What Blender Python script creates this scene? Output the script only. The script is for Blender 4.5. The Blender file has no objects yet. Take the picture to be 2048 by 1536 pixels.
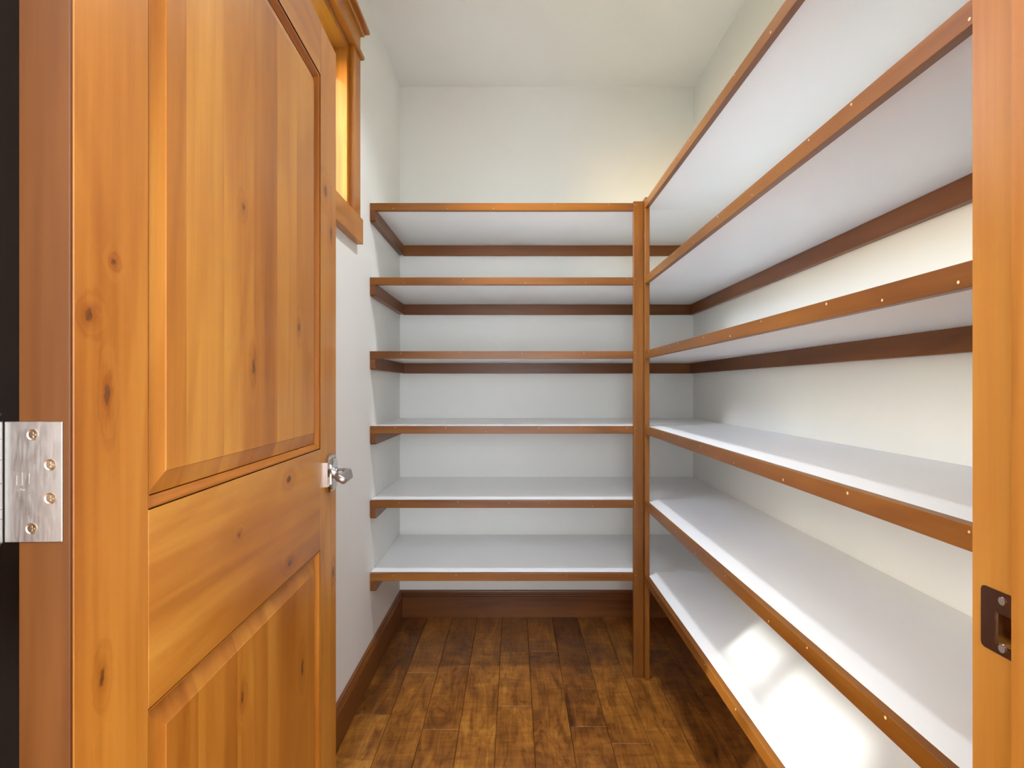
import bpy, bmesh, math, random
from mathutils import Vector, Matrix

random.seed(7)
S = bpy.context.scene
C = S.collection

# ------------------------------------------------------------------ camera
cam_d = bpy.data.cameras.new('camera')
cam = bpy.data.objects.new('camera', cam_d); C.objects.link(cam)
cam.location = (0.0, 0.0, 1.181)
cam.rotation_euler = (math.radians(90), 0, 0)
cam_d.sensor_width = 36.0
cam_d.lens = 36.0 * 1150.0 / 2048.0
cam_d.shift_x = -5.0 / 2048.0
cam_d.shift_y = 6.0 / 2048.0
cam_d.clip_start = 0.02
S.camera = cam

# ------------------------------------------------------------------ world, sun, large lights, exposure
SUN_DIR = Vector((0.19, 0.214, -0.1485)).normalized()
W = bpy.data.worlds.new('sky'); S.world = W; W.use_nodes = True
wn = W.node_tree.nodes; wl = W.node_tree.links; wn.clear()
wo = wn.new('ShaderNodeOutputWorld'); wb = wn.new('ShaderNodeBackground'); ws = wn.new('ShaderNodeTexSky')
ws.sky_type = 'NISHITA'; ws.sun_disc = False
ws.sun_elevation = math.asin(-SUN_DIR.z)
ws.sun_rotation = math.atan2(-SUN_DIR.x, -SUN_DIR.y)
wb.inputs['Strength'].default_value = 4.5
wl.new(ws.outputs[0], wb.inputs['Color']); wl.new(wb.outputs[0], wo.inputs['Surface'])

sun_d = bpy.data.lights.new('sun', 'SUN'); sun_d.energy = 7.0; sun_d.angle = math.radians(0.85)
sun_d.color = (1.0, 0.97, 0.93)
sun = bpy.data.objects.new('sun', sun_d); C.objects.link(sun)
sun.rotation_euler = SUN_DIR.to_track_quat('-Z', 'Y').to_euler()

def area(name, loc, target, sx, sy, power, col=(1, 1, 1), shape='RECTANGLE'):
    d = bpy.data.lights.new(name, 'AREA'); d.shape = shape; d.size = sx
    if shape == 'RECTANGLE': d.size_y = sy
    d.energy = power; d.color = col
    o = bpy.data.objects.new(name, d); C.objects.link(o); o.location = loc
    o.rotation_euler = (Vector(target) - Vector(loc)).to_track_quat('-Z', 'Y').to_euler()
    return o
# added fill light at the far wall behind the camera, no window there
area('fill_back', (0.3, -2.93, 1.15), (0.3, 0, 1.15), 2.6, 2.0, 108, (0.83, 0.91, 1.0))
# added fill light under that room's ceiling, no skylight there
area('fill_overhead', (0.1, -1.35, 2.715), (0.1, -1.35, 0), 1.7, 1.7, 140, (0.82, 0.91, 1.0))
area('fill_side', (2.55, -1.3, 1.3), (0, -1.3, 1.3), 2.4, 1.8, 72, (0.83, 0.91, 1.0))  # added fill light from the side wall, which has no window

for nm_, lo_, ta_, a_, b_ in (('portal_pantry_window', (-.718, 1.645, 2.09), (0, 1.645, 2.09), .80, .59), ('portal_room_window', (-1.88, -1.305, 1.95), (0, -1.305, 1.95), 1.0, 1.2)):
    po_ = area(nm_, lo_, ta_, a_, b_, 1.0); po_.data.cycles.is_portal = True

S.view_settings.view_transform = 'Standard'
S.view_settings.look = 'None'
S.view_settings.gamma = 1.0
S.view_settings.use_curve_mapping = False
S.view_settings.exposure = 0.07
S.cycles.adaptive_threshold = 0.1
S.cycles.max_bounces = 7
S.cycles.glossy_bounces = 2
S.cycles.diffuse_bounces = 5
S.cycles.caustics_reflective = False
S.cycles.caustics_refractive = False
S.cycles.use_light_tree = False

# ------------------------------------------------------------------ helpers
def tag(o, label=None, cat=None, group=None, kind=None):
    if label: o['label'] = label
    if cat: o['category'] = cat
    if group: o['group'] = group
    if kind: o['kind'] = kind
    return o

def empty(name, loc, label=None, cat=None, group=None, kind=None, rz=0.0, parent=None):
    o = bpy.data.objects.new(name, None); C.objects.link(o)
    o.location = loc; o.rotation_euler = (0, 0, rz); o.empty_display_size = 0.05
    if parent: o.parent = parent
    return tag(o, label, cat, group, kind)

def origin(p):
    """world translation of an unrotated chain of parents"""
    v = Vector((0, 0, 0))
    while p is not None:
        v += p.location; p = p.parent
    return v

def finish(name, bm, mat, parent=None, smooth=False, local=False, loc=None):
    """link a bmesh given in world coordinates (or the parent's own) as one mesh object"""
    if not local:
        off = origin(parent) if parent else Vector((0, 0, 0))
        if loc is not None: off = off + Vector(loc) if parent else Vector(loc)
        bmesh.ops.translate(bm, vec=-off, verts=bm.verts)
    bmesh.ops.recalc_face_normals(bm, faces=bm.faces)
    me = bpy.data.meshes.new(name); bm.to_mesh(me); bm.free()
    if smooth:
        for p in me.polygons: p.use_smooth = True
    me.materials.append(mat)
    o = bpy.data.objects.new(name, me); C.objects.link(o)
    if parent: o.parent = parent
    if loc is not None: o.location = loc
    return o

def add_box(bm, x0, x1, y0, y1, z0, z1, bevel=0.0, seg=1):
    r = bmesh.ops.create_cube(bm, size=1.0)
    vs = r['verts']
    for v in vs:
        v.co = Vector((x0 + (v.co.x + .5) * (x1 - x0), y0 + (v.co.y + .5) * (y1 - y0), z0 + (v.co.z + .5) * (z1 - z0)))
    if bevel > 0:
        es = list({e for v in vs for e in v.link_edges})
        bmesh.ops.bevel(bm, geom=es, offset=bevel, segments=seg, profile=0.5, affect='EDGES')
    return bm

def box(name, b, mat, parent=None, bevel=0.0, seg=1, local=False):
    bm = bmesh.new(); add_box(bm, *b, bevel=bevel, seg=seg)
    return finish(name, bm, mat, parent, local=local)

def boxes(name, bs, mat, parent=None, bevel=0.0, local=False):
    bm = bmesh.new()
    for b in bs: add_box(bm, *b, bevel=bevel)
    return finish(name, bm, mat, parent, local=local)

def add_cyl(bm, p0, p1, r0, r1=None, seg=16):
    p0 = Vector(p0); p1 = Vector(p1); r1 = r0 if r1 is None else r1
    d = p1 - p0; q = d.to_track_quat('Z', 'Y').to_matrix().to_4x4()
    bmesh.ops.create_cone(bm, cap_ends=True, segments=seg, radius1=r0, radius2=r1, depth=d.length,
                          matrix=Matrix.Translation((p0 + p1) / 2) @ q)

def extrude_poly(bm, pts, vec):
    """closed prism from a polygon (list of 3D points) pushed along vec"""
    a = [bm.verts.new(p) for p in pts]; b = [bm.verts.new(Vector(p) + Vector(vec)) for p in pts]
    n = len(pts)
    bm.faces.new(a); bm.faces.new(list(reversed(b)))
    for i in range(n): bm.faces.new([a[i], b[i], b[(i + 1) % n], a[(i + 1) % n]])

def loft(bm, rings, cap=True):
    vs = [[bm.verts.new(p) for p in r] for r in rings]
    n = len(rings[0])
    for i in range(len(vs) - 1):
        for j in range(n):
            bm.faces.new([vs[i][j], vs[i][(j + 1) % n], vs[i + 1][(j + 1) % n], vs[i + 1][j]])
    if cap:
        bm.faces.new(list(reversed(vs[0]))); bm.faces.new(vs[-1])

# ------------------------------------------------------------------ materials
class NT:
    def __init__(self, name):
        self.m = bpy.data.materials.new(name); self.m.use_nodes = True
        self.t = self.m.node_tree; self.t.nodes.clear()
        self.out = self.n('ShaderNodeOutputMaterial'); self.b = self.n('ShaderNodeBsdfPrincipled')
        self.l(self.b.outputs[0], self.out.inputs[0])
    def n(self, k, **kw):
        x = self.t.nodes.new(k)
        for a, v in kw.items(): setattr(x, a, v)
        return x
    def l(self, a, b): self.t.links.new(a, b)
    def put(self, sock, v):
        if hasattr(v, 'is_linked') or isinstance(v, bpy.types.NodeSocket): self.l(v, sock)
        else: sock.default_value = v
    def math(self, op, a, b=None, clamp=False):
        x = self.n('ShaderNodeMath', operation=op, use_clamp=clamp); self.put(x.inputs[0], a)
        if b is not None: self.put(x.inputs[1], b)
        return x.outputs[0]
    def vmath(self, op, a, b=None):
        x = self.n('ShaderNodeVectorMath', operation=op); self.put(x.inputs[0], a)
        if b is not None: self.put(x.inputs[1], b)
        return x.outputs['Value' if op in ('LENGTH', 'DOT_PRODUCT', 'DISTANCE') else 'Vector']
    def noise(self, vec, scale, detail=4.0, rough=0.55, dist=0.0):
        x = self.n('ShaderNodeTexNoise'); self.put(x.inputs['Vector'], vec)
        x.inputs['Scale'].default_value = scale; x.inputs['Detail'].default_value = detail
        x.inputs['Roughness'].default_value = rough; x.inputs['Distortion'].default_value = dist
        return x.outputs['Fac']
    def ramp(self, f, stops):
        x = self.n('ShaderNodeValToRGB'); self.put(x.inputs[0], f); e = x.color_ramp.elements
        while len(e) < len(stops): e.new(0.5)
        for i, (p, c) in enumerate(stops):
            e[i].position = p; e[i].color = (*c, 1.0) if len(c) == 3 else c
        return x.outputs['Color']
    def mapr(self, v, a, b, c=0.0, d=1.0, mode='SMOOTHSTEP'):
        x = self.n('ShaderNodeMapRange', interpolation_type=mode)
        for i, k in enumerate((v, a, b, c, d)): self.put(x.inputs[i], k)
        return x.outputs[0]
    def mix(self, f, a, b, mode='MIX'):
        x = self.n('ShaderNodeMix', data_type='RGBA', blend_type=mode)
        self.put(x.inputs['Factor'], f)
        self.put(x.inputs[6], a if not isinstance(a, tuple) else (*a, 1.0)[:4])
        self.put(x.inputs[7], b if not isinstance(b, tuple) else (*b, 1.0)[:4])
        return x.outputs[2]
    def bump(self, h, strength, dist=0.002):
        x = self.n('ShaderNodeBump'); self.put(x.inputs['Height'], h)
        x.inputs['Strength'].default_value = strength; x.inputs['Distance'].default_value = dist
        self.l(x.outputs[0], self.b.inputs['Normal'])
    def set(self, **kw):
        for k, v in kw.items(): self.put(self.b.inputs[k.replace('_', ' ')], v)
        return self

def srgb(r, g, b):
    f = lambda c: (c / 255 / 12.92) if c / 255 <= 0.04045 else ((c / 255 + 0.055) / 1.055) ** 2.4
    return (f(r), f(g), f(b))

def paint(name, col, rough=0.6, bump=0.08, scale=260):
    t = NT(name); tc = t.n('ShaderNodeTexCoord')
    big = t.noise(tc.outputs['Object'], 2.2, 3.0)
    c = t.mix(t.mapr(big, 0.3, 0.7), tuple(x * 0.975 for x in col), col)
    t.set(Base_Color=c, Roughness=rough)
    if bump: t.bump(t.noise(tc.outputs['Object'], scale, 2.0), bump, 0.001)
    return t.m

def wood(name, dark, mid, light, axis='z', knots=(), rough=0.33, strips=None, streak=1.0, tint=0.12, knot_axis=None):
    t = NT(name); tc = t.n('ShaderNodeTexCoord'); oi = t.n('ShaderNodeObjectInfo')
    P = tc.outputs['Object']
    off = t.n('ShaderNodeCombineXYZ')
    for i, k in enumerate((37.0, 53.0, 71.0)): t.l(t.math('MULTIPLY', oi.outputs['Random'], k), off.inputs[i])
    Pg = t.vmath('ADD', P, off.outputs[0])
    stripv = None
    if strips:                                    # glued-up boards: each strip its own grain and tone
        sx = t.n('ShaderNodeSeparateXYZ'); t.l(P, sx.inputs[0])
        idx = t.math('FLOOR', t.math('DIVIDE', sx.outputs[0], strips))
        wnz = t.n('ShaderNodeTexWhiteNoise', noise_dimensions='1D'); t.l(idx, wnz.inputs['W'])
        stripv = wnz.outputs['Value']
        so = t.n('ShaderNodeCombineXYZ')
        for i in range(3): t.l(t.math('MULTIPLY', stripv, (3.0, 5.0, 9.0)[i]), so.inputs[i])
        Pg = t.vmath('ADD', Pg, so.outputs[0])
    halo = None; core = None
    if knots:
        nz = t.n('ShaderNodeTexNoise'); t.l(P, nz.inputs['Vector']); nz.inputs['Scale'].default_value = 75.0; nz.inputs['Detail'].default_value = 2.0
        Pw = t.vmath('ADD', P, t.vmath('MULTIPLY', t.vmath('SUBTRACT', nz.outputs['Color'], (.5, .5, .5)), (.012, .0, .012)))
    for (c, ra, rc) in knots:
        rad = [rc, rc * 8, rc]; rad[{'x': 0, 'z': 2, 'y': 1}[axis]] = ra
        if axis == 'y': rad = [rc, ra, rc * 8]
        d = t.vmath('LENGTH', t.vmath('MULTIPLY', t.vmath('SUBTRACT', Pw, tuple(c)), tuple(1 / r for r in rad)))
        h = t.mapr(d, 0.0, 6.0, 1.0, 0.0); k = t.mapr(d, 0.65, 1.15, 1.0, 0.0)
        halo = h if halo is None else t.math('MAXIMUM', halo, h)
        core = k if core is None else t.math('MAXIMUM', core, k)
    def st(a, c):
        v = [c, c, c]; v['xyz'.index(axis)] = a; return t.vmath('MULTIPLY', Pg, tuple(v))
    fine = t.noise(st(1.6, 46.0), 1.0, 5.0, 0.65, 0.3)
    band = t.noise(st(0.7, 9.0), 1.0, 3.0, 0.5, 0.6)
    blot = t.noise(st(1.6, 4.5), 1.0, 3.0, 0.55, 0.2)
    con = t.noise(st(0.55, 4.0), 1.0, 1.0, 0.4, 0.0)
    ph = t.math('MULTIPLY', con, 62.0)
    if halo is not None: ph = t.math('ADD', ph, t.math('MULTIPLY', halo, 9.0))
    ring = t.mapr(t.math('SINE', ph), 0.2, 1.0)
    f = t.math('ADD', t.math('MULTIPLY', fine, 0.30 * streak), t.math('MULTIPLY', band, 0.38))
    f = t.math('ADD', f, t.math('MULTIPLY', blot, 0.38))
    f = t.math('SUBTRACT', f, t.math('MULTIPLY', ring, 0.045))
    f = t.math('ADD', f, t.math('MULTIPLY', t.math('SUBTRACT', oi.outputs['Random'], 0.5), tint))
    if stripv is not None: f = t.math('ADD', f, t.math('MULTIPLY', t.math('SUBTRACT', stripv, 0.5), 0.09))
    if halo is not None:
        f = t.math('SUBTRACT', f, t.math('MULTIPLY', t.math('POWER', halo, 2.0), 0.14))
    col = t.ramp(f, [(0.33, dark), (0.52, mid), (0.70, light)])
    if core is not None:
        kn = t.noise(P, 240.0, 2.0)
        kc = t.ramp(kn, [(0.3, (0.03, 0.012, 0.005)), (0.7, (0.16, 0.055, 0.014))])
        col = t.mix(t.math('MULTIPLY', core, 0.80), col, kc)
    t.set(Base_Color=col, Roughness=t.mapr(fine, 0.2, 0.8, rough - 0.05, rough + 0.08, 'LINEAR'), Specular_IOR_Level=0.36)
    return t.m

def metal(name, col, rough, aniso=0.0, nscale=400):
    t = NT(name); tc = t.n('ShaderNodeTexCoord')
    n = t.noise(t.vmath('MULTIPLY', tc.outputs['Object'], (1, 1, 0.15)), nscale, 2.0)
    t.set(Base_Color=(*col, 1), Metallic=1.0, Roughness=t.mapr(n, 0.3, 0.7, rough * 0.85, rough * 1.15, 'LINEAR'))
    return t.m

M_WALL = paint('wall_paint', srgb(234, 233, 228), 0.65, 0.0)
M_CEIL = paint('ceiling_paint', srgb(232, 231, 227), 0.8, 0.0)
M_MELA = paint('white_melamine', srgb(247, 247, 247), 0.30, 0.0)
D_D, D_M, D_L = (0.27, 0.078, 0.007), (0.42, 0.155, 0.019), (0.56, 0.255, 0.042)
S_D, S_M, S_L = (0.105, 0.031, 0.004), (0.195, 0.066, 0.008), (0.29, 0.112, 0.015)
M_FX = wood('shelf_edge_wood_x', S_D, S_M, S_L, 'x')
M_FY = wood('shelf_edge_wood_y', S_D, S_M, S_L, 'y')
M_FZ = wood('shelf_post_wood', S_D, S_M, S_L, 'z')
C_D, C_M, C_L = (0.10, 0.030, 0.006), (0.17, 0.054, 0.011), (0.25, 0.088, 0.019)
M_CX = wood('dark_cleat_wood_x', C_D, C_M, C_L, 'x')
M_CY = wood('dark_cleat_wood_y', C_D, C_M, C_L, 'y')
M_WY = wood('window_wood_y', D_D, D_M, D_L, 'y')
M_WZ = wood('window_wood_z', D_D, D_M, D_L, 'z')
J_D, J_M, J_L = (0.19, 0.058, 0.006), (0.31, 0.118, 0.016), (0.42, 0.195, 0.036)
M_JZ = wood('jamb_wood_z', J_D, J_M, J_L, 'z')
M_JX = wood('jamb_wood_x', J_D, J_M, J_L, 'x')
M_NICKEL = metal('brushed_nickel', (0.47, 0.45, 0.43), 0.42)
M_CHROME = metal('polished_nickel', (0.72, 0.68, 0.66), 0.12)
M_BRONZE = metal('dark_bronze', (0.20, 0.105, 0.075), 0.22)
M_DARKM = metal('dark_recess_metal', (0.05, 0.05, 0.06), 0.4)
M_PUTTY = NT('nail_putty').set(Base_Color=(0.75, 0.56, 0.36, 1), Roughness=0.6).m
M_DARK = paint('gap_shade_dark', srgb(112, 100, 92), 0.5, 0.05, 60)  # dark tone standing in for shade behind the door

def floor_mat():
    t = NT('floor_maple'); tc = t.n('ShaderNodeTexCoord'); oi = t.n('ShaderNodeObjectInfo')
    off = t.n('ShaderNodeCombineXYZ')
    for i, k in enumerate((41.0, 67.0, 29.0)): t.l(t.math('MULTIPLY', oi.outputs['Random'], k), off.inputs[i])
    P = t.vmath('ADD', tc.outputs['Object'], off.outputs[0])
    st = lambda a, c: t.vmath('MULTIPLY', P, (c, a, c))
    fine = t.noise(st(4.0, 90.0), 1.0, 5.0, 0.65, 0.4)
    blot = t.noise(st(4.0, 13.0), 1.0, 4.0, 0.6, 1.2)
    curl = t.noise(st(26.0, 7.0), 1.0, 3.0, 0.6, 1.5)
    con = t.noise(st(1.6, 9.0), 1.0, 2.0, 0.5, 0.5)
    ring = t.mapr(t.math('SINE', t.math('MULTIPLY', con, 90.0)), 0.3, 1.0)
    f = t.math('ADD', t.math('MULTIPLY', fine, 0.22), t.math('MULTIPLY', blot, 0.52))
    f = t.math('ADD', f, t.math('MULTIPLY', curl, 0.26))
    f = t.math('SUBTRACT', f, t.math('MULTIPLY', ring, 0.05))
    f = t.math('ADD', f, t.math('MULTIPLY', t.math('SUBTRACT', oi.outputs['Random'], 0.5), 0.16))
    col = t.ramp(f, [(0.30, (0.055, 0.016, 0.003)), (0.45, (0.18, 0.060, 0.009)), (0.58, (0.32, 0.118, 0.016)), (0.72, (0.55, 0.245, 0.037))])
    t.set(Base_Color=col, Roughness=t.mapr(blot, 0.2, 0.8, 0.30, 0.42, 'LINEAR'))
    h = t.math('ADD', t.math('MULTIPLY', curl, 0.7), t.math('MULTIPLY', ring, 0.25))
    t.bump(h, 0.22, 0.003)
    return t.m
M_FLOOR = floor_mat()
M_SUB = NT('subfloor_dark').set(Base_Color=(0.03, 0.012, 0.004, 1), Roughness=0.8).m

def glass_mat():
    t = NT('window_glass'); t.t.nodes.remove(t.b)
    tr = t.n('ShaderNodeBsdfTransparent'); tr.inputs[0].default_value = (0.94, 0.97, 0.96, 1)
    gl = t.n('ShaderNodeBsdfGlossy'); gl.inputs['Roughness'].default_value = 0.02
    mx = t.n('ShaderNodeMixShader'); lw = t.n('ShaderNodeLayerWeight'); lw.inputs[0].default_value = 0.5
    fr = t.math('ADD', t.math('MULTIPLY', t.math('POWER', lw.outputs['Facing'], 5.0), 0.8), 0.05)
    t.l(fr, mx.inputs[0]); t.l(tr.outputs[0], mx.inputs[1]); t.l(gl.outputs[0], mx.inputs[2])
    t.l(mx.outputs[0], t.out.inputs[0])
    return t.m
M_GLASS = glass_mat()

# ------------------------------------------------------------------ the room
XL, XR, YB, ZC = -0.590, 0.921, 2.964, 2.727      # pantry: left wall, right wall, back wall, ceiling
YF = 0.545                                         # pantry face of the doorway wall
WX0, WX1, WY0, WY1 = -1.75, 2.6, -3.0, 0.425       # the room the camera stands in
T = 0.16

# floor: a dark base and separate planks lying on it
fl = boxes('floor', [(WX0, WX1, WY0, WY1, -0.12, -0.014), (XL - .02, XR + .02, WY1, YB + .02, -0.12, -0.014)], M_SUB)
tag(fl, 'dark brown hand-scraped maple plank floor running to the back wall', 'floor', kind='structure')
PW = 0.128
joints = {-4: [2.072], -3: [2.379], -2: [2.575, 1.983], -1: [1.22], 0: [2.5635, 2.130], 1: [2.567, 1.42],
          2: [2.000], 3: [1.906], 4: [2.326], 5: [2.577, 1.65], 6: [2.2]}
SEAM0 = -0.063                                      # seam between columns -1 and 0
rp = random.Random(3)
for k in range(-14, 21):
    x0 = SEAM0 + PW * k; x1 = x0 + PW
    inp = (x1 > XL + 0.005 and x0 < XR - 0.005)
    if not inp and (x0 < WX0 + 0.01 or x1 > WX1 - 0.01): continue
    js = sorted(joints.get(k, []))
    y = js[0] if js else rp.uniform(0.0, 0.4)
    ys = list(js)
    while y > WY0 + 0.3:
        y -= rp.uniform(0.55, 1.35); ys.append(max(y, WY0))
    if not js: ys.append(WY1)
    ys = sorted(set(ys)); top = YB if inp else WY1
    ys = [v for v in ys if WY0 <= v < top - 0.05]
    if not ys or ys[0] > WY0: ys.insert(0, WY0)
    ys.append(top)
    for a, b in zip(ys[:-1], ys[1:]):
        xa, xb = x0, x1
        if b > WY1: xa, xb = max(xa, XL), min(xb, XR)
        if xb - xa < 0.01: continue
        g = 0.0006
        dz = rp.uniform(-0.0004, 0.0)
        bm = bmesh.new(); add_box(bm, xa + g, xb - g, a + g, b - g, -0.014, dz, bevel=0.0016)
        finish('plank', bm, M_FLOOR, fl)

# walls
wl_ = boxes('wall_left', [(XL - T, XL, YF, 1.243, 0, ZC), (XL - T, XL, 2.047, YB + T, 0, ZC),
                          (XL - T, XL, 1.243, 2.047, 0, 1.795), (XL - T, XL, 1.243, 2.047, 2.397, ZC)], M_WALL)
tag(wl_, 'off-white painted left wall with the small high window', 'wall', kind='structure')
wb_ = box('wall_back', (XL, XR + T, YB, YB + T, 0, ZC), M_WALL)
tag(wb_, 'off-white painted back wall of the pantry behind the shelves', 'wall', kind='structure')
wr_ = box('wall_right', (XR, XR + T, YF, YB, 0, ZC), M_WALL)
tag(wr_, 'off-white painted right wall carrying the long shelves', 'wall', kind='structure')
JL, JR, DH = -0.497, 0.4338, 2.032                 # clear opening of the doorway
wf_ = boxes('wall_front', [(WX0 - T, JL - .02, WY1, YF, 0, ZC), (JR + .02, WX1 + T, WY1, YF, 0, ZC),
                           (JL - .02, JR + .02, WY1, YF, DH + .02, ZC)], M_WALL)
tag(wf_, 'off-white wall around the pantry doorway', 'wall', kind='structure')
ce_ = boxes('ceiling', [(WX0 - T, WX1 + T, WY0 - T, YF, ZC, ZC + .12), (XL - T, XR + T, YF, YB + T, ZC, ZC + .12)], M_CEIL)
tag(ce_, 'plain white painted pantry ceiling', 'ceiling', kind='structure')

wg = box('wall_sun_block', (WX0 - T, XL - T, WY1, YF, ZC + .12, 3.7), M_WALL)  # added, out of view: keeps direct sun out of the pantry window
tag(wg, 'added unseen wall blocking the sun outside the window', 'wall', kind='structure')
# the room behind the camera: outer wall with a divided window that lets the sun patch in
PYS = [-1.690, -1.323, -1.287, -0.920]             # two columns of panes
ZT, PH, MU = 2.447, 0.143, 0.0285                   # top of glass, pane height, muntin
rows = 6
ZB = ZT - rows * PH - (rows - 1) * MU
OY0, OY1, OZ0, OZ1 = PYS[0] - .10, PYS[3] + .10, ZB - .08, ZT + .08
ow = boxes('wall_outer', [(WX0 - .12, WX0, WY0 - T, OY0, 0, ZC), (WX0 - .12, WX0, OY1, WY1, 0, ZC),
                          (WX0 - .12, WX0, OY0, OY1, 0, OZ0), (WX0 - .12, WX0, OY0, OY1, OZ1, ZC)], M_WALL)
tag(ow, 'off-white outer wall of the room in front of the pantry', 'wall', kind='structure')
w2 = empty('window_2', (WX0 - .06, (PYS[0] + PYS[3]) / 2, ZB), 'divided window lighting the room in front of the pantry', 'window', kind='structure')
for nm, b_ in (('sash_stile', (OY0, PYS[0], OZ0, OZ1)), ('sash_stile', (PYS[3], OY1, OZ0, OZ1)), ('sash_rail', (PYS[0], PYS[3], OZ0, ZB)), ('sash_rail', (PYS[0], PYS[3], ZT, OZ1))):
    box(nm, (WX0 - .072, WX0 - .048, *b_), M_WZ, w2)
box('muntin', (WX0 - .066, WX0 - .054, PYS[1], PYS[2], ZB, ZT), M_WZ, w2)
for r in range(1, rows):
    z = ZT - r * PH - (r - 1) * MU
    box('muntin', (WX0 - .065, WX0 - .055, PYS[0], PYS[3], z - MU, z), M_WY, w2)
box('glass_pane', (WX0 - .062, WX0 - .058, PYS[0] + .001, PYS[3] - .001, ZB + .001, ZT - .001), M_GLASS, w2)
w3 = boxes('wall_rear', [(WX0 - .12, WX1 + T, WY0 - T, WY0, 0, ZC)], M_WALL)
tag(w3, 'off-white rear wall of the room in front of the pantry', 'wall', kind='structure')
w4 = box('wall_side', (WX1, WX1 + T, WY0, WY1, 0, ZC), M_WALL)
tag(w4, 'off-white right wall of the room in front of the pantry', 'wall', kind='structure')

# garden ground outside the window
t = NT('lawn'); tc = t.n('ShaderNodeTexCoord')
t.set(Base_Color=t.ramp(t.noise(tc.outputs['Object'], 3.0, 5.0), [(0.3, (0.10, 0.13, 0.04)), (0.7, (0.22, 0.24, 0.09))]), Roughness=0.9)
g = box('ground', (-14.0, WX0 - 0.2, -10, 12, -0.4, -0.3), t.m)
tag(g, 'green lawn outside the window', 'ground', kind='structure')

# baseboards: flat board with a beaded cap
def baseboard(name, p0, p1, nrm, label):
    """profile swept from p0 to p1 along a wall; nrm points into the room"""
    prof = [(0, 0), (.0145, 0), (.0145, .1045), (.0125, .106), (.0125, .1075), (.0175, .109), (.019, .1125), (.0175, .116), (.0145, .1175),
            (.0155, .119), (.0165, .1215), (.0155, .124), (.0125, .1255), (.0125, .1275), (.0115, .1345), (.008, .136), (0, .136)]
    p0 = Vector(p0); p1 = Vector(p1); n = Vector(nrm)
    bm = bmesh.new()
    extrude_poly(bm, [p0 + n * a + Vector((0, 0, b)) for a, b in prof], p1 - p0)
    m = M_BX if abs((p1 - p0).x) > abs((p1 - p0).y) else M_BY
    return tag(finish(name, bm, m), label, 'baseboard', kind='structure')
B_D, B_M, B_L = (0.10, 0.030, 0.006), (0.19, 0.062, 0.012), (0.28, 0.10, 0.020)
M_BX = wood('baseboard_wood_x', B_D, B_M, B_L, 'x')
M_BY = wood('baseboard_wood_y', B_D, B_M, B_L, 'y')
baseboard('baseboard_back', (XL, YB, 0), (XR, YB, 0), (0, -1, 0), 'dark brown wooden baseboard with beaded cap on the back wall')
baseboard('baseboard_left', (XL, YF + .03, 0), (XL, YB - .015, 0), (1, 0, 0), 'brown wooden baseboard with beaded cap on the left wall')
baseboard('baseboard_right', (XR, YF + .03, 0), (XR, YB - .015, 0), (-1, 0, 0), 'brown wooden baseboard with beaded cap under the right shelves')

# ------------------------------------------------------------------ window on the left wall
wy0, wy1 = 1.25, 2.04
win = empty('window_1', (XL, (wy0 + wy1) / 2, 1.712), 'small high window in honey-stained wood casing behind the open door', 'window', kind='structure')
box('side_casing', (XL, -.570, wy1 + .0066, 2.128, 1.8055, 2.3955), M_WZ, win, .0012)
box('side_casing', (XL, -.570, 1.162, wy0 - .0066, 1.8055, 2.3955), M_WZ, win, .0012)
box('sill_board', (XL, -.5645, 1.144, 2.146, 1.712, 1.805), M_WY, win, .0015)
box('head_fillet', (XL, -.558, 1.145, 2.1455, 2.396, 2.411), M_WY, win, .004)
box('head_frieze', (XL, -.570, 1.162, 2.128, 2.4115, 2.483), M_WY, win, .0012)
cr = box('crown', (XL, -.557, 1.147, 2.145, 2.4835, 2.499), M_WY, win, .003)
box('crown_cap', (XL, -.542, 1.133, 2.158, 2.4995, 2.513), M_WY, win, .002)
# deep wooden reveal
box('reveal_side', (XL - .125, XL + .001, wy1 - .018, wy1 + .0068, 1.8055, 2.3955), M_WZ, win)
box('reveal_side', (XL - .125, XL + .001, wy0 - .0068, wy0 + .018, 1.8055, 2.3955), M_WZ, win)
box('reveal_head', (XL - .125, XL + .001, wy0 + .018, wy1 - .018, 2.375, 2.3955), M_WY, win)
box('reveal_sill', (XL - .125, XL + .001, wy0 + .018, wy1 - .018, 1.795, 1.806), M_WY, win)
sx0, sx1 = XL - .118, XL - .080
ya, yb, za, zb = wy0 + .018, wy1 - .018, 1.806, 2.375
box('sash_stile', (sx0, sx1, ya, ya + .045, za, zb), M_WZ, win, .002)
box('sash_stile', (sx0, sx1, yb - .045, yb, za, zb), M_WZ, win, .002)
box('sash_rail', (sx0, sx1, ya + .045, yb - .045, za, za + .05), M_WY, win, .002)
box('sash_rail', (sx0, sx1, ya + .045, yb - .045, zb - .045, zb), M_WY, win, .002)
box('glass_pane', (sx0 + .015, sx0 + .021, ya + .046, yb - .046, za + .051, zb - .046), M_GLASS, win)

# ------------------------------------------------------------------ door frame
df = empty('trim_1', (0, YF, 0), 'honey-stained wooden door frame with strike plate at the right edge', 'door frame', kind='structure')
JY0, JY1 = 0.415, 0.5446
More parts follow.
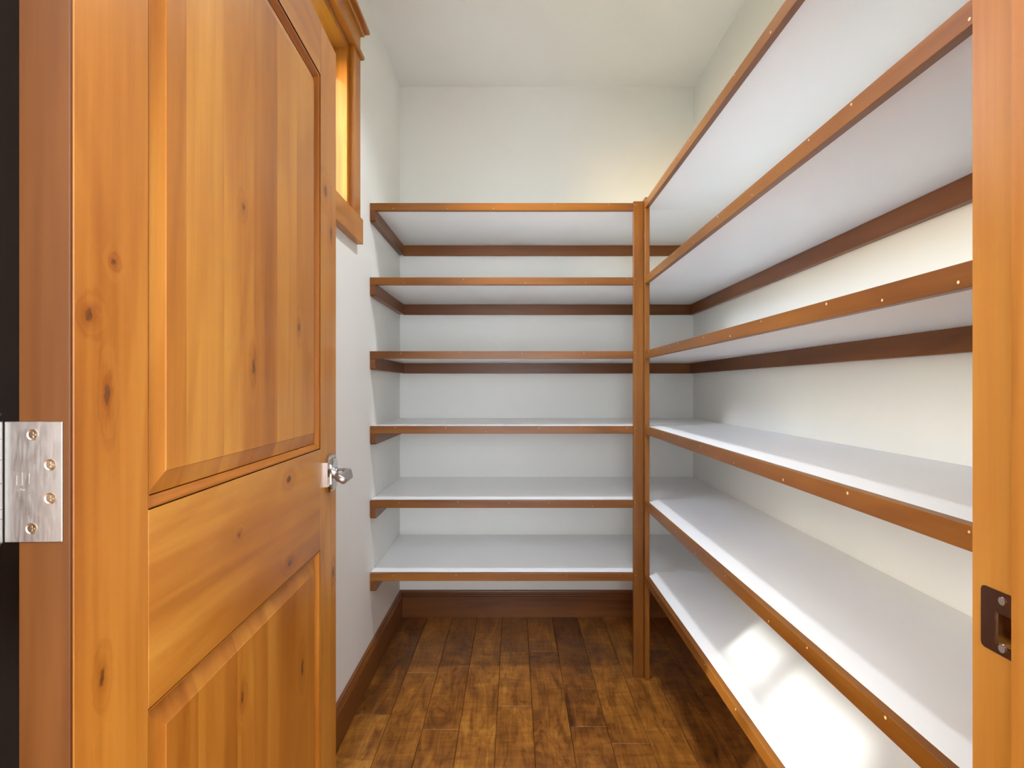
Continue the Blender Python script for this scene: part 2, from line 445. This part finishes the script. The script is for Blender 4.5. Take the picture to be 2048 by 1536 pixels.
# strike jamb as pieces around the latch mortise
SZ0, SZ1, SY0, SY1 = 0.951, 0.979, 0.492, 0.518
jb = bmesh.new()
add_box(jb, JR, JR + .02, JY0, JY1, SZ1, DH)
add_box(jb, JR, JR + .02, JY0, JY1, 0.0, SZ0)
add_box(jb, JR, JR + .02, SY1, JY1, SZ0, SZ1)
add_box(jb, JR, JR + .02, JY0, SY0, SZ0, SZ1)
strike_jamb = finish('strike_jamb', jb, M_JZ, df)
box('hinge_jamb', (JL - .02, JL, JY0, .536, 0, DH), M_JZ, df, .001)
box('head_jamb', (JL - .02, JR + .02, JY0, JY1, DH, DH + .02), M_JX, df, .001)
box('door_stop', (JR - .0115, JR, .450, .4903, 0, DH), M_JZ, df, .0015)
box('door_stop', (JL, JL + .0115, .450, .4903, 0, DH), M_JZ, df, .0015)
box('door_stop', (JL + .0115, JR - .0115, .450, .4903, DH - .0115, DH), M_JX, df, .0015)
for y0, y1, nm in ((YF, YF + .018, 'casing'), (.407, .425, 'casing')):
    x1 = .526 if y1 > .5 else .545
    box(nm, (JR + .021, x1, y0, y1, 0, DH + .021), M_JZ, df, .001)
    box(nm, ((XL + .001) if y1 > .5 else JL - .11, JL - .021, y0, y1, 0, DH + .021), M_JZ, df, .001)
    box(nm, ((XL + .001) if y1 > .5 else JL - .12, x1, y0, y1, DH + .0215, DH + .11), M_JX, df, .001)
# strike plate with its latch hole and lip
bm = bmesh.new()
px0, px1 = JR - .0012, JR + .0004
Y0, Y1, Z0, Z1 = .4905, .5335, .942, .9985
c = .004
def plate_face(x):
    o = [(x, Y0, Z0), (x, Y1 - c, Z0), (x, Y1 - .3 * c, Z0 + .3 * c), (x, Y1, Z0 + c), (x, Y1, Z1 - c), (x, Y1 - .3 * c, Z1 - .3 * c), (x, Y1 - c, Z1), (x, Y0, Z1)]
    i = [(x, SY0, SZ0), (x, SY1, SZ0), (x, SY1, SZ1), (x, SY0, SZ1)]
    return o, i
oa, ia = plate_face(px0); ob, ib = plate_face(px1)
va = [bm.verts.new(p) for p in oa]; wa = [bm.verts.new(p) for p in ia]
vb = [bm.verts.new(p) for p in ob]; wb2 = [bm.verts.new(p) for p in ib]
def ring_faces(v, w):
    bm.faces.new([v[0], v[1], w[1], w[0]]); bm.faces.new([v[1], v[2], v[3], w[1]])
    bm.faces.new([v[3], v[4], w[2], w[1]]); bm.faces.new([v[4], v[5], v[6], w[2]])
    bm.faces.new([v[6], v[7], w[3], w[2]]); bm.faces.new([v[7], v[0], w[0], w[3]])
ring_faces(va, wa); ring_faces(vb, wb2)
for i in range(8): bm.faces.new([va[i], vb[i], vb[(i + 1) % 8], va[(i + 1) % 8]])
for i in range(4): bm.faces.new([wa[i], wb2[i], wb2[(i + 1) % 4], wa[(i + 1) % 4]])
sp = finish('strike_plate', bm, M_BRONZE, df)
sp['label'] = 'dark bronze strike plate with bright screws'
for z in (.991, .9488):
    bm = bmesh.new(); add_cyl(bm, (px0 + .0006, .5098, z), (px0 - .0009, .5098, z), .0042, .0036, 18)
    finish('screw', bm, M_CHROME, sp)
box('latch_recess', (JR + .014, JR + .0195, SY0, SY1, SZ0, SZ1), M_DARKM, sp)
bm = bmesh.new()
extrude_poly(bm, [(JR + .0005, SY1 - .0002, SZ0), (JR + .011, SY1 - .004, SZ0), (JR + .011, SY1 - .0055, SZ0), (JR + .0005, SY1 - .0017, SZ0)], (0, 0, SZ1 - SZ0))
finish('latch_lip', bm, M_CHROME, sp)

# ------------------------------------------------------------------ door (local: x along the width, y into the slab, z up)
DW, DT, DB, DTOP = 0.9116, 0.0474, 0.010, 2.0242
door = empty('door_1', (-.4210, .5446, 0), 'honey-stained knotty alder panel door standing open at the left', 'door', kind='structure', rz=math.radians(90 + 1.94))
SW = 0.1237
kn = lambda u, z, r, q=1.6: ((u, 0.0, z), r * q, r)
M_HS = wood('door_hinge_stile_wood', D_D, D_M, D_L, 'z', knots=[kn(.0255, 1.2524, .0055, 1.1), kn(.0637, 1.3127, .0035, 1.1), kn(.0527, 1.1727, .0035, 3.5), kn(.0444, .8835, .004, 2.4)])
M_LS = wood('door_lock_stile_wood', D_D, D_M, D_L, 'z', knots=[kn(.8214, 1.6465, .012, 1.1), kn(.8672, 1.5565, .007, 2.0), kn(.885, .72, .010, 1.5)])
M_LR = wood('door_lock_rail_wood', D_D, D_M, D_L, 'x', knots=[kn(.5793, 1.0012, .0075, 1.7), kn(.5848, .8364, .006, 1.8), kn(.36, .95, .003, 1.5)])
M_RL = wood('door_rail_wood', D_D, D_M, D_L, 'x')
M_UP = wood('door_upper_panel_wood', D_D, D_M, D_L, 'z', strips=.105, knots=[kn(.3814, 1.47, .0045, 1.5), kn(.6427, 1.3038, .006, 1.5), kn(.42, 1.2137, .005, 2.8), kn(.345, 1.84, .005, 2.5)])
M_LP = wood('door_lower_panel_wood', D_D, D_M, D_L, 'z', strips=.12, knots=[kn(.3777, .6831, .0055, 1.9), kn(.6644, .5914, .007, 2.6)])
M_HE = wood('door_edge_wood_shaded', (0.055, 0.014, 0.001), (0.09, 0.026, 0.002), (0.13, 0.042, 0.004), 'z', rough=.5)  # darker than the door face: the edge's shade is put into the colour
M_ST = wood('door_moulding_wood', (0.22, 0.060, 0.006), (0.37, 0.120, 0.012), (0.50, 0.19, 0.025), 'z')
M_STX = wood('door_moulding_wood_x', (0.22, 0.060, 0.006), (0.37, 0.120, 0.012), (0.50, 0.19, 0.025), 'x')
box('hinge_edge', (0, .0045, .0003, DT, DB, DTOP), M_HE, door, .0008, local=True)
box('hinge_stile', (.0045, SW, 0, DT, DB, DTOP), M_HS, door, .0012, local=True)
box('lock_stile', (DW - SW - .006, DW, 0, DT, DB, DTOP), M_LS, door, .0012, local=True)
U0, U1 = SW, DW - SW - .006
box('top_rail', (U0, U1, 0, DT, 1.9015, DTOP), M_RL, door, .0006, local=True)
box('lock_rail', (U0, U1, 0, DT, .806, 1.038), M_LR, door, .0006, local=True)
box('bottom_rail', (U0, U1, 0, DT, DB, .235), M_RL, door, .0006, local=True)
def raised_panel(z0, z1, mat, strip_name):
    # sticking: four mitred mouldings on each face, then the bevelled panel between them
    prof = [(0, 0), (0, .0034), (.0015, .0034), (.0017, .0014), (.0040, .0016), (.0062, .0030), (.0085, .0062), (.0108, .0098), (.0125, .0112), (.0125, .0180), (0, .0180)]  # (inset, depth)
    for face in (0, 1):
        Yf = (lambda d: d) if face == 0 else (lambda d: DT - d)
        for side in range(4):
            bm = bmesh.new(); A = []; B = []
            for q, d in prof:
                y = Yf(d)
                if side == 0: a, b = (U0 + q, y, z0 + q), (U1 - q, y, z0 + q)
                elif side == 1: a, b = (U0 + q, y, z1 - q), (U1 - q, y, z1 - q)
                elif side == 2: a, b = (U0 + q, y, z0 + q), (U0 + q, y, z1 - q)
                else: a, b = (U1 - q, y, z0 + q), (U1 - q, y, z1 - q)
                A.append(a); B.append(b)
            loft(bm, [A, B])
            finish('moulding', bm, M_STX if side < 2 else M_ST, door, local=True)
    i0, i1, k0, k1 = U0 + .0140, U1 - .0140, z0 + .0140, z1 - .0140
    bw = .0250
    bm = bmesh.new()
    def rect(q, d):
        return [(i0 + q, d, k0 + q), (i1 - q, d, k0 + q), (i1 - q, d, k1 - q), (i0 + q, d, k1 - q)]
    rings = [rect(bw + .0015, DT - .0022), rect(bw, DT - .0034), rect(0, DT - .0120), rect(0, .0120), rect(bw, .0034), rect(bw + .0015, .0022)]
    loft(bm, rings)
    return finish(strip_name, bm, mat, door, local=True)
raised_panel(1.038, 1.9015, M_UP, 'upper_panel')
raised_panel(.235, .806, M_LP, 'lower_panel')

# hinges: leaf on the slab's edge, screws, barrel
def hinge(zc):
    h = .0569
    bm = bmesh.new(); add_box(bm, -.0016, .0004, .0062, .0592, zc - h, zc + h, bevel=.0005)
    lf = finish('hinge_leaf', bm, M_NICKEL, door, local=True)
    lf['label'] = 'brushed nickel butt hinge'
    for (y, dz) in ((.0331, .0445), (.0170, .0161), (.0170, -.0156), (.0341, -.0440)):
        bm = bmesh.new()
        add_cyl(bm, (-.0010, y, zc + dz), (-.0021, y, zc + dz), .0058, .0052, 20)
        bmesh.ops.inset_region(bm, faces=[f for f in bm.faces if f.normal.x < -.9 and len(f.verts) > 6], thickness=.0012, depth=-.0005)
        sc = finish('screw', bm, M_BRASSY, lf, local=True)
        bm = bmesh.new()
        add_box(bm, -.0022, -.0016, y - .0026, y + .0026, zc + dz - .0006, zc + dz + .0006)
        add_box(bm, -.0022, -.0016, y - .0006, y + .0006, zc + dz - .0026, zc + dz + .0026)
        finish('cross_slot', bm, M_BRASSY, lf, local=True)
    by, bx, r = .0665, -.0050, .0072
    segs = [(-h, -h + .0225), (-h + .0229, -h + .0315), (-h + .0319, -h + .0560), (-h + .0564, -h + .0780), (-h + .0784, -h + .0975), (-h + .0979, h)]
    for a, b in segs:
        bm = bmesh.new(); add_cyl(bm, (bx, by, zc + a), (bx, by, zc + b), r, r, 24)
        finish('knuckle', bm, M_NICKEL, lf, local=True, smooth=False)
    bm = bmesh.new(); add_cyl(bm, (bx, by, zc + h), (bx, by, zc + h + .006), .0028, .0028, 16)
    add_cyl(bm, (bx, by, zc + h + .006), (bx, by, zc + h + .0095), .0062, .0045, 20)
    add_cyl(bm, (bx, by, zc - h - .006), (bx, by, zc - h), .0035, .0065, 20)
    finish('hinge_pin', bm, M_NICKEL, lf, local=True)
    # faint worn stamp on the leaf
    bm = bmesh.new()
    for (y0, y1, z0, z1) in ((.0425, .0430, -.003, .009), (.0475, .0480, -.003, .006), (.0362, .0366, -.002, .008),
                             (.0428, .0445, -.003, -.0025), (.0434, .0450, -.0075, -.0062), (.0405, .0425, -.0082, -.0066), (.0465, .0478, -.0085, -.0078)):
        add_box(bm, -.0018, -.0014, y0, y1, zc + z0, zc + z1)
    finish('stamp', bm, M_STAMP, lf, local=True)
    return lf
M_BRASSY = metal('screw_metal', (0.66, 0.55, 0.42), 0.28)
M_STAMP = metal('worn_stamp', (0.78, 0.70, 0.63), 0.4)
for zc in (1.0915, 1.83, .24): hinge(zc)

# lever handle: clipped-corner rosette and twisted lever
def octo(cx, cz, w, h, c, y):
    return [(cx - w + c, y, cz - h), (cx + w - c, y, cz - h), (cx + w, y, cz - h + c * 1.25), (cx + w, y, cz + h - c * 1.25),
            (cx + w - c, y, cz + h), (cx - w + c, y, cz + h), (cx - w, y, cz + h - c * 1.25), (cx - w, y, cz - h + c * 1.25)]
RU, RZ = .8505, .9725
bm = bmesh.new()
loft(bm, [octo(RU, RZ, .0350, .0445, .0125, .0005), octo(RU, RZ, .0350, .0445, .0125, -.0065), octo(RU, RZ, .0310, .0405, .0115, -.0100)])
loft(bm, [octo(RU, RZ, .0285, .0378, .0108, -.0098), octo(RU, RZ, .0267, .0360, .0105, -.0135), octo(RU, RZ, .0225, .0318, .0092, -.0150)])
ro = finish('rosette', bm, M_CHROME, door, local=True); ro['label'] = 'satin nickel rosette and lever handle'
bm = bmesh.new()
add_cyl(bm, (RU, -.0140, RZ), (RU, -.0185, RZ), .0135, .0135, 28)
add_cyl(bm, (RU, -.0180, RZ), (RU, -.0205, RZ), .0118, .0105, 28)
finish('handle_collar', bm, M_NICKEL, ro, local=True)
bm = bmesh.new(); rings = []
# path: straight out of the rosette, then sweeping towards the hinge side while it twists flat
path = [((0, -.019), .0105, .0105, 0), ((0, -.030), .0115, .0118, 0), ((-.002, -.040), .0115, .0125, 0), ((-.010, -.0485), .0100, .0125, 10), ((-.024, -.0530), .0078, .0122, 25),
        ((-.045, -.0545), .0068, .0118, 40), ((-.070, -.0545), .0064, .0116, 52), ((-.094, -.0550), .0068, .0120, 60), ((-.104, -.0552), .0066, .0118, 62)]
for i, ((du, y), rw, rh, tw) in enumerate(path):
    a = path[max(i - 1, 0)][0]; b = path[min(i + 1, len(path) - 1)][0]
    d = Vector((b[0] - a[0], b[1] - a[1], 0)).normalized(); side = Vector((-d.y, d.x, 0)); up = Vector((0, 0, 1))
    r_ = []
    sq = min(1.0, max(0.0, (i - 2) / 3.0))
    for k in range(20):
        th = 2 * math.pi * k / 20; cx, cz = math.cos(th), math.sin(th)
        p = 2.0 + 3.0 * sq
        m = (abs(cx) ** p + abs(cz) ** p) ** (-1 / p)
        lx, lz = cx * m * rw, cz * m * rh
        c_, s_ = math.cos(math.radians(tw)), math.sin(math.radians(tw))
        lx, lz = lx * c_ - lz * s_, lx * s_ + lz * c_
        r_.append(Vector((RU + du, y, RZ)) + side * lx + up * lz)
    rings.append(r_)
loft(bm, rings)
finish('lever', bm, M_NICKEL, ro, local=True, smooth=True)
# latch on the free edge
box('latch_plate', (DW - .0005, DW + .0012, DT / 2 - .0125, DT / 2 + .0125, RZ - .028, RZ + .028), M_NICKEL, door, .0004, local=True)

# added dark panel painted as the shade in the slot behind the door
pn = box('gap_shade_panel', (XL, XL + .006, YF + .02, 1.05, .14, 2.3), M_DARK, None, .001)
tag(pn, 'added dark panel for the shade behind the hinge edge', 'shade panel', kind='structure')

# ------------------------------------------------------------------ shelving
TOPS = [1.931, 1.628, 1.327, 1.0215, .7185, .421]
FH, BT = .0305, .0245
YS = 2.343                        # front of the back shelves' wood edge
XS = .5255                        # face of the right shelves' wood edge
ORD = ['topmost', 'second from the top', 'third from the top', 'fourth from the top', 'second from the bottom', 'lowest']
rn = random.Random(11)
def nail(parent, p, n, r=.0017):
    bm = bmesh.new(); p = Vector(p); add_cyl(bm, p - Vector(n) * .0006, p + Vector(n) * .0003, r, r, 10)
    finish('nail_putty', bm, M_PUTTY, parent)

for i, zt in enumerate(TOPS):
    # back wall shelf
    zb_ = zt - BT
    r = empty('wall_shelf', (.16, 2.65, zb_), '%s white shelf on the back wall, brown wood front edge' % ORD[i] if i in (0, 5) else 'white shelf on the back wall, %s, brown wood front edge' % ORD[i], 'shelf', 'shelves along the back wall')
    box('board', (XL + .0005, XR - .0005, YS + .0195, YB - .0005, zb_, zt - .0005), M_MELA, r, .0006)
    fa = box('edge_strip', (XL + .001, .4845, YS, YS + .019, zt - FH, zt), M_FX, r, .0008)
    x = XL + rn.uniform(.05, .15)
    while x < .47:
        nail(fa, (x, YS, zt - rn.choice((.006, .009, .022))), (0, -1, 0), rn.choice((.0011, .0014)))
        x += rn.uniform(.16, .30)
    box('back_cleat', (XL + .0195, XR - .0005, YB - .0195, YB - .0005, zb_ - .052, zb_ - .0003), M_CX, r, .0008)
    bm = bmesh.new()
    y0, y1 = YS + .003, YB - .0200
    pts = [(XL + .0005, y0, zb_ - .0065), (XL + .0235, y0, zb_ - .0065), (XL + .0235, y0, zb_ - .046), (XL + .0235, y0 + .008, zb_ - .050), (XL + .0005, y0 + .008, zb_ - .050), (XL + .0005, y0, zb_ - .046)]
    extrude_poly(bm, [(XL + .0005, y0, zb_ - .0065), (XL + .0005, y0, zb_ - .044), (XL + .0005, y0 + .009, zb_ - .051), (XL + .0005, y1, zb_ - .051), (XL + .0005, y1, zb_ - .0003), (XL + .0005, YS + .0195, zb_ - .0003), (XL + .0005, YS + .0195, zb_ - .0065)], (.0225, 0, 0))
    finish('side_cleat', bm, M_CY, r)

for i, zt in enumerate(TOPS):
    zb_ = zt - BT
    r = empty('wall_shelf', (.72, 1.45, zb_), ('%s long white shelf on the right wall, brown wood front edge' % ORD[i]) if i < 5 else 'lowest long white shelf on the right wall, with the sunlit patch', 'shelf', 'long shelves along the right wall')
    box('board', (XS + .0165, XR - .0005, YF + .0005, YS + .0190, zb_, zt - .0005), M_MELA, r, .0006)
    fa = box('edge_strip', (XS, XS + .016, YF + .001, 2.3140, zt - FH, zt), M_FY, r, .0008)
    y = YF + rn.uniform(.1, .25)
    while y < 2.25:
        nail(fa, (XS, y, zt - rn.choice((.006, .008, .022))), (-1, 0, 0), rn.choice((.0016, .002, .0025)))
        y += rn.uniform(.10, .26)
    cl = box('wall_cleat', (XR - .0195, XR - .0005, YF + .001, YB - .0205, zb_ - .052, zb_ - .0003), M_CY, r, .0008)

# corner post: an L of two boards
po = empty('corner_post', (.515, YS, 0), 'tall brown wooden corner post between the back and right shelves', 'post')
a = box('front_board', (.4850, .5250, YS - .001, YS + .019, 0.0005, 1.938), M_FZ, po, .0010)
b = box('side_board', (.5256, .5440, 2.3146, YS + .019, 0.0005, 1.946), M_FZ, po, .0010)
for zt in TOPS:
    nail(a, (.492, YS - .001, zt - .008), (0, -1, 0), .0012)

# ------------------------------------------------------------------ ceiling light of the pantry (above the frame)
LX, LY = .10, 1.79
lamp = empty('ceiling_light', (LX, LY, ZC), 'round recessed ceiling light in the pantry', 'light')
bm = bmesh.new(); N = 32; rr = [(.088, 0.0), (.088, -.004), (.070, -.010), (.062, -.004), (.062, -.0005)]
loft(bm, [[(LX + q * math.cos(2 * math.pi * k / N), LY + q * math.sin(2 * math.pi * k / N), ZC + d) for k in range(N)] for q, d in rr], cap=False)
finish('trim_ring', bm, M_CEIL, lamp, smooth=True)
t = NT('lamp_lens').set(Base_Color=(1, 1, 1, 1)); t.set(Emission_Color=(1.0, 0.96, 0.90, 1), Emission_Strength=3.0)
bm = bmesh.new(); add_cyl(bm, (LX, LY, ZC - .0012), (LX, LY, ZC - .0002), .061, .061, 32)
finish('lens', bm, t.m, lamp)
al = area('ceiling_light_lamp', (LX, LY, ZC - .012), (LX, LY, 0), .11, .11, 10, (0.87, 0.93, 1.0), 'DISK')
al.data.spread = math.radians(125)
